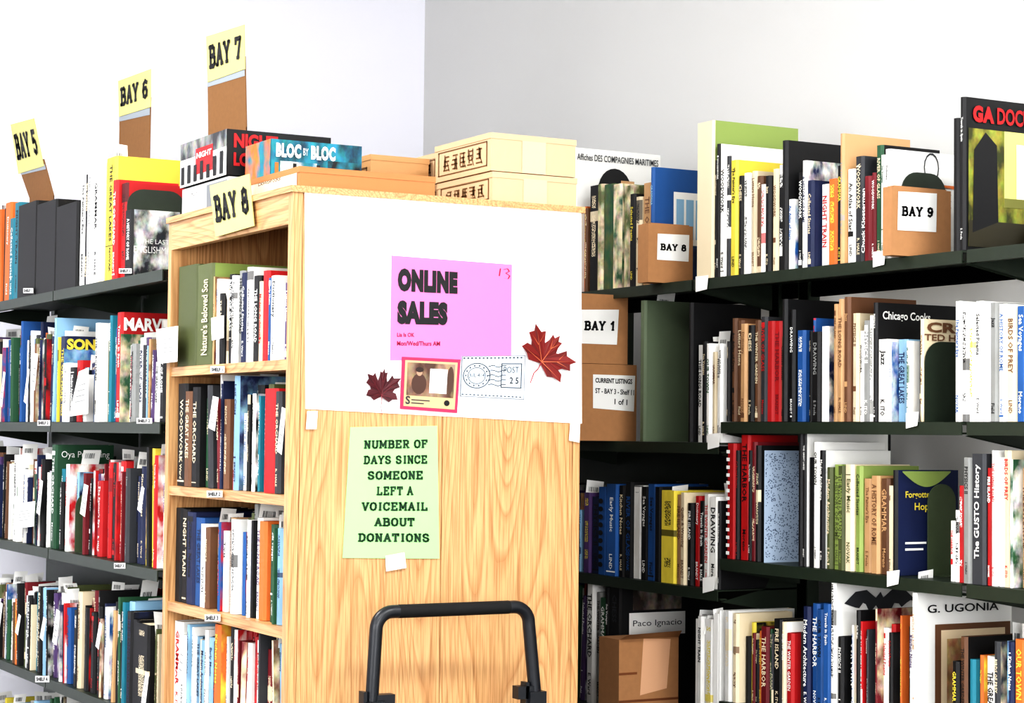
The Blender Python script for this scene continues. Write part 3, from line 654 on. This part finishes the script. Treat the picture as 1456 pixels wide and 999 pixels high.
mb = MB(); P = MY(A0-.008,(572,507),(655,511),(650,587),(569,581)); patch(mb,P,0,0,1,1,C(182,52,92),.0,th=.0015)
patch(mb,P,.05,.06,.95,.94,C(200,174,134),.0008); patch(mb,P,.09,.27,.91,.9,C(84,58,46),.0012,C(160,132,108),1)
def blob(a,b,rx,ry,c,o): mb.face([P(a+rx*math.cos(k*math.tau/14),b+ry*math.sin(k*math.tau/14),o) for k in range(14)],c)
blob(.3,.5,.13,.2,C(80,54,44),.0013); blob(.3,.72,.05,.07,C(176,142,118),.0014); blob(.3,.77,.07,.05,C(54,38,32),.0015)
blob(.84,.6,.06,.26,C(82,58,46),.0013)
patch(mb,P,.48,.34,.78,.8,PAL['w'],.0018); draw(mb,P,btxt("S",.03),.08,.1,.16,.26,PAL['K'],.0016); patch(mb,P,.18,.18,.5,.2,PAL['K'],.0016); patch(mb,P,.18,.12,.4,.14,PAL['K'],.0016)
for k in range(4): patch(mb,P,.53,.42+k*.08,.73,.43+k*.08,PAL['g'],.0022)
blob(.8,.17,.05,.055,PAL['k'],.0016)
mb.build('vintage_postcard')
mb = MB(); P = MY(A0-.006,(657,506),(747,505),(745,568),(654,563)); patch(mb,P,0,0,1,1,C(208,218,226),.0,th=.001)
GR = C(62,70,80)
for a in ((0,0,1,.014),(0,.985,1,1),(0,0,.01,1),(.99,0,1,1)): patch(mb,P,*a,C(120,128,136),.0008)
def ring(cx,cy,r,w=.014,asp=1.45):
    for k in range(28):
        a,b = k*math.tau/28,(k+1)*math.tau/28
        mb.face([P(cx+q*math.cos(t),cy+q*asp*math.sin(t),.001) for q,t in ((r,a),(r,b),(r+w,b),(r+w,a))],GR)
ring(.24,.52,.2); ring(.24,.52,.13,.01); draw(mb,P,btxt("JUL 414"),.12,.46,.36,.58,GR,.001)
for k in range(14):
    a=k*math.tau/14; patch(mb,P,.23+.17*math.cos(a),.5+.245*math.sin(a),.25+.17*math.cos(a),.54+.245*math.sin(a),GR,.001)
for k in range(5):
    for j in range(8):
        a=.42+j*.035; patch(mb,P,a,.3+k*.11+.02*math.sin(j*1.2),a+.036,.318+k*.11+.02*math.sin(j*1.2),GR,.001)
for u0,v0,u1,v1 in ((.62,.25,.95,.27),(.62,.8,.95,.82),(.62,.25,.635,.82),(.935,.25,.95,.82)): patch(mb,P,u0,v0,u1,v1,GR,.001)
draw(mb,P,btxt("2 5",.02),.76,.35,.9,.5,PAL['K'],.001); draw(mb,P,btxt("POST"),.66,.6,.9,.74,GR,.001)
for k in range(16): patch(mb,P,.02+k*.06,.93,.05+k*.06,.965,GR,.001); patch(mb,P,.02+k*.06,.04,.05+k*.06,.065,GR,.001)
mb.build('postmark_print')
mb = MB(); P = MY(A0-.003,(498,607),(622,605),(625,794),(487,793)); patch(mb,P,0,0,1,1,C(162,222,146),.0,th=.0015)
lines = ["NUMBER OF","DAYS SINCE","SOMEONE","LEFT A","VOICEMAIL","ABOUT","DONATIONS"]; ws=[.72,.71,.61,.4,.71,.43,.75]
for i,(s,w) in enumerate(zip(lines,ws)):
    v = .83-i*.118; draw(mb,P,slab(s,.24),.52-w/2,v-.0,.52+w/2,v+.07,C(24,60,32),.0012)
mb.build('green_notice')
mb = MB()
for q in (((437,584),(452,584),(450,610),(435,610)),((811,601),(825,602),(824,629),(809,626)),((548,790),(575,785),(578,807),(549,812))):
    P = MY(A0-.0068,*q); patch(mb,P,0,0,1,1,C(240,236,228),0,th=.0006)
mb.build('masking_tape_pieces')
# maple leaves
half=[(0,1),(.08,.84),(.2,.88),(.19,.68),(.24,.52),(.4,.62),(.46,.8),(.56,.68),(.9,.72),(.78,.54),(.9,.38),(.66,.28),(.58,.16),(.74,.12),(.84,-.1),(.58,-.12),(.4,-.24),(.14,-.12),(0,-.06)]
def leaf(cx,cy,size,ang,stem,col,col2,nx=1):
    mb = MB(); x,z = onY(A0-.014,cx,cy); ca,sa = math.cos(ang),math.sin(ang)
    def T(a,b,off=0):
        a*=nx; b-=.38; r2=a*a+b*b; return (x+size*(a*ca-b*sa), A0-.014+.010*(.6-r2)-off, z+size*(a*sa+b*ca))
    ctr=(0,.12); out=half+[(-a,b) for a,b in reversed(half[1:-1])]
    for i,(p,q) in enumerate(zip(out,out[1:]+out[:1])):
        mb.face([T(*ctr),T(*p),T(*q)], col if i%3 else tuple(c*.7 for c in col[:3])+(1,))
    for src,tip in (((0,0),(0,.94)),((0,0),(.8,.66)),((0,0),(-.8,.66)),((0,0),(.74,-.06)),((0,0),(-.74,-.06)),((0,.5),(.16,.82)),((0,.5),(-.16,.82)),((.4,.33),(.46,.7)),((-.4,.33),(-.46,.7)),((.4,.33),(.8,.4)),((-.4,.33),(-.8,.4))):
        d=Vector(tip)-Vector(src); n=Vector((-d.y,d.x)).normalized()*.014
        mb.face([T(src[0]+n.x,src[1]+n.y,.002),T(src[0]-n.x,src[1]-n.y,.002),T(tip[0],tip[1],.003)],col2)
    pl=[(0,-.0),(.02,-.25),(-.03,-.45),(.02,-stem)]
    for a,b in zip(pl,pl[1:]): mb.face([T(a[0]-.02,a[1],.002),T(a[0]+.02,a[1],.002),T(b[0]+.016,b[1],.002),T(b[0]-.016,b[1],.002)],C(150,50,60))
    mb.build('maple_leaf')
leaf(781,500,.076,math.radians(-38),.8,C(118,24,20),C(190,104,68))
leaf(545,547,.057,math.radians(-6),.75,C(78,12,24),C(110,32,40),.78)

# ---------------------------------------------------------------- folding hand truck
ht = empty('folding_hand_truck')
def tube(name, pts, r, mat=BLK):
    cu = bpy.data.curves.new(name,'CURVE'); cu.dimensions='3D'; cu.bevel_depth=r; cu.bevel_resolution=4; cu.use_fill_caps=True
    sp = cu.splines.new('POLY'); sp.points.add(len(pts)-1)
    for q,pt in zip(sp.points,pts): q.co=(*pt,1)
    ob = bpy.data.objects.new(name,cu); scene.collection.objects.link(ob)
    me = bpy.data.meshes.new_from_object(ob.evaluated_get(bpy.context.evaluated_depsgraph_get()))
    bpy.data.objects.remove(ob); me.materials.clear(); me.materials.append(mat)
    for p in me.polygons: p.use_smooth=True
    o = bpy.data.objects.new(name,me); scene.collection.objects.link(o); o.parent=ht
HY=3.70; hl,ht_z = onY(HY,535,870); hr,_ = onY(HY,752,870)
bl_,_ = onY(HY,530,999); br_,_ = onY(HY,759,999)
R=.036; pts=[(bl_-.006,HY,.62),(bl_-.003,HY,.99)]
for k in range(9):
    a=math.radians(180-k*11.25); pts.append((hl+R+R*math.cos(a),HY,ht_z-R+R*math.sin(a)))
for k in range(9):
    a=math.radians(90-k*11.25); pts.append((hr-R+R*math.cos(a),HY,ht_z-R+R*math.sin(a)))
pts += [(br_+.003,HY,.99),(br_+.006,HY,.62)]; tube('handle',pts,.0138)
tube('grip_sleeve',[(hl+.05,HY,ht_z),(hr-.05,HY,ht_z)],.0141,RUB)
for s,xx in ((-1,bl_),(1,br_)):
    tube('side_tube',[(xx,HY+.002,.98),(xx,HY+.002,.1)],.0175)
mb = MB()
for xx,s in ((bl_,1),(br_,-1)):
    mb.box(xx-.02,xx+.02,HY-.02,HY+.024,.955,1.0,one); mb.box(min(xx,xx+s*.045),max(xx,xx+s*.045),HY-.012,HY+.014,.985,1.012,one)
    mb.box(xx-.026,xx-.018,HY-.012,HY+.012,.94,1.02,one)
for z in (.25,.55,.8): mb.box(bl_,br_,HY-.008,HY+.008,z-.015,z+.015,one)
mb.box(bl_-.02,br_+.02,HY-.27,HY+.0,.0,.006,one); mb.box(bl_-.02,br_+.02,HY-.006,HY+.006,.006,.12,one)
mb.build('frame_brackets_and_toe_plate',[BLK],ht)
def cyl(name,x0,x1,y,z,r,mat):
    m_=MB(); n=28
    c=[(y+r*math.cos(i*math.tau/n),z+r*math.sin(i*math.tau/n)) for i in range(n)]
    m_.face([(x0,a,b) for a,b in c],one); m_.face([(x1,a,b) for a,b in reversed(c)],one)
    for (a,b),(d,e) in zip(c,c[1:]+c[:1]): m_.face([(x0,a,b),(x1,a,b),(x1,d,e),(x0,d,e)],one)
    m_.build(name,[mat],ht)
for i,xx in enumerate((bl_-.055,br_+.025)):
    cyl('wheel_%d'%(i+1),xx,xx+.03,HY+.05,.081,.08,RUB); cyl('hub_%d'%(i+1),xx-.003,xx+.033,HY+.05,.081,.035,BLK)
cyl('axle',bl_-.055,br_+.055,HY+.05,.081,.008,BLK)

# ---------------------------------------------------------------- lights
def area(name, loc, rot, sx, sy, power, col=(1,1,1)):
    l = bpy.data.lights.new(name,'AREA'); l.shape='RECTANGLE'; l.size=sx; l.size_y=sy; l.energy=power; l.color=col
    o = bpy.data.objects.new(name,l); scene.collection.objects.link(o); o.location=loc; o.rotation_euler=rot; return o
EM,nt,b = newmat('lamp_diffuser'); b.inputs['Emission Color'].default_value=(1,1,1,1); b.inputs['Emission Strength'].default_value=1
def ceiling_lamp(x,y,pw):
    e = empty('ceiling_light_panel'); mb=MB(); mb.box(x-.62,x+.62,y-.32,y+.32,ZC-.05,ZC-.001,one); mb.build('housing',[CEILM],e)
    mb=MB(); mb.box(x-.58,x+.58,y-.28,y+.28,ZC-.056,ZC-.05,one); mb.build('diffuser',[EM],e)
    a = area('lamp',(x,y,ZC-.06),(0,0,0),1.15,.55,pw); a.parent=e
for x,y,pw in ((.3,1.4,50),(.2,4.7,66),(-1.9,2.8,28),(2.4,1.2,60)): ceiling_lamp(x,y,pw)
def added_window(i, wall):  # unseen windows with glowing panes, added to brighten the bookcase and books
    e = empty('added_window_%d'%i); mb=MB(); g=MB()
    if wall=='near':
        x0,x1,z0,z1=-1.6,2.0,.9,3.0; y=YB
        g.box(x0,x1,y+.005,y+.01,z0,z1,one)
        for a,b,c,d in ((x0-.06,x0,z0-.06,z1+.06),(x1,x1+.06,z0-.06,z1+.06),(x0,x1,z0-.06,z0),(x0,x1,z1,z1+.06),(.17,.23,z0,z1)): mb.box(a,b,y+.001,y+.05,c,d,one)
        l=area('added_fill',((x0+x1)/2,y+.07,(z0+z1)/2),(math.radians(90),0,0),3.5,2,160,(.985,.985,1))  # added fill lamp aimed at the oak end panel
    else:
        y0,y1,z0,z1=-.8,3.0,.9,3.0; x=XL
        g.box(x+.005,x+.01,y0,y1,z0,z1,one)
        for a,b,c,d in ((y0-.06,y0,z0-.06,z1+.06),(y1,y1+.06,z0-.06,z1+.06),(y0,y1,z0-.06,z0),(y0,y1,z1,z1+.06),(1.07,1.13,z0,z1)): mb.box(x+.001,x+.05,a,b,c,d,one)
        l=area('added_fill',(x+.07,(y0+y1)/2,(z0+z1)/2),(0,math.radians(-90),0),2,3.7,102,(.985,.985,1))  # added fill lamp lighting the book spines from the left
    mb.build('frame',[CEILM],e); g.build('glow_pane',[EM],e); l.parent=e
added_window(1,'near'); added_window(2,'left')
w = bpy.data.worlds.new('World'); scene.world=w; w.use_nodes=True
w.node_tree.nodes['Background'].inputs[0].default_value=(.9,.95,1,1); w.node_tree.nodes['Background'].inputs[1].default_value=.4

# ---------------------------------------------------------------- camera
cam = bpy.data.cameras.new('camera'); co = bpy.data.objects.new('camera',cam); scene.collection.objects.link(co)
cam.sensor_width=36; cam.sensor_fit='HORIZONTAL'; cam.lens=F/W*36; cam.clip_start=.05
M = Matrix((( rt.x,up.x,-fw.x),(rt.y,up.y,-fw.y),(rt.z,up.z,-fw.z)))
co.matrix_world = Matrix.Translation(EYE) @ M.to_4x4()
scene.camera = co
scene.view_settings.view_transform='Standard'
try: scene.view_settings.look='High Contrast'
except Exception as ex: print(ex)
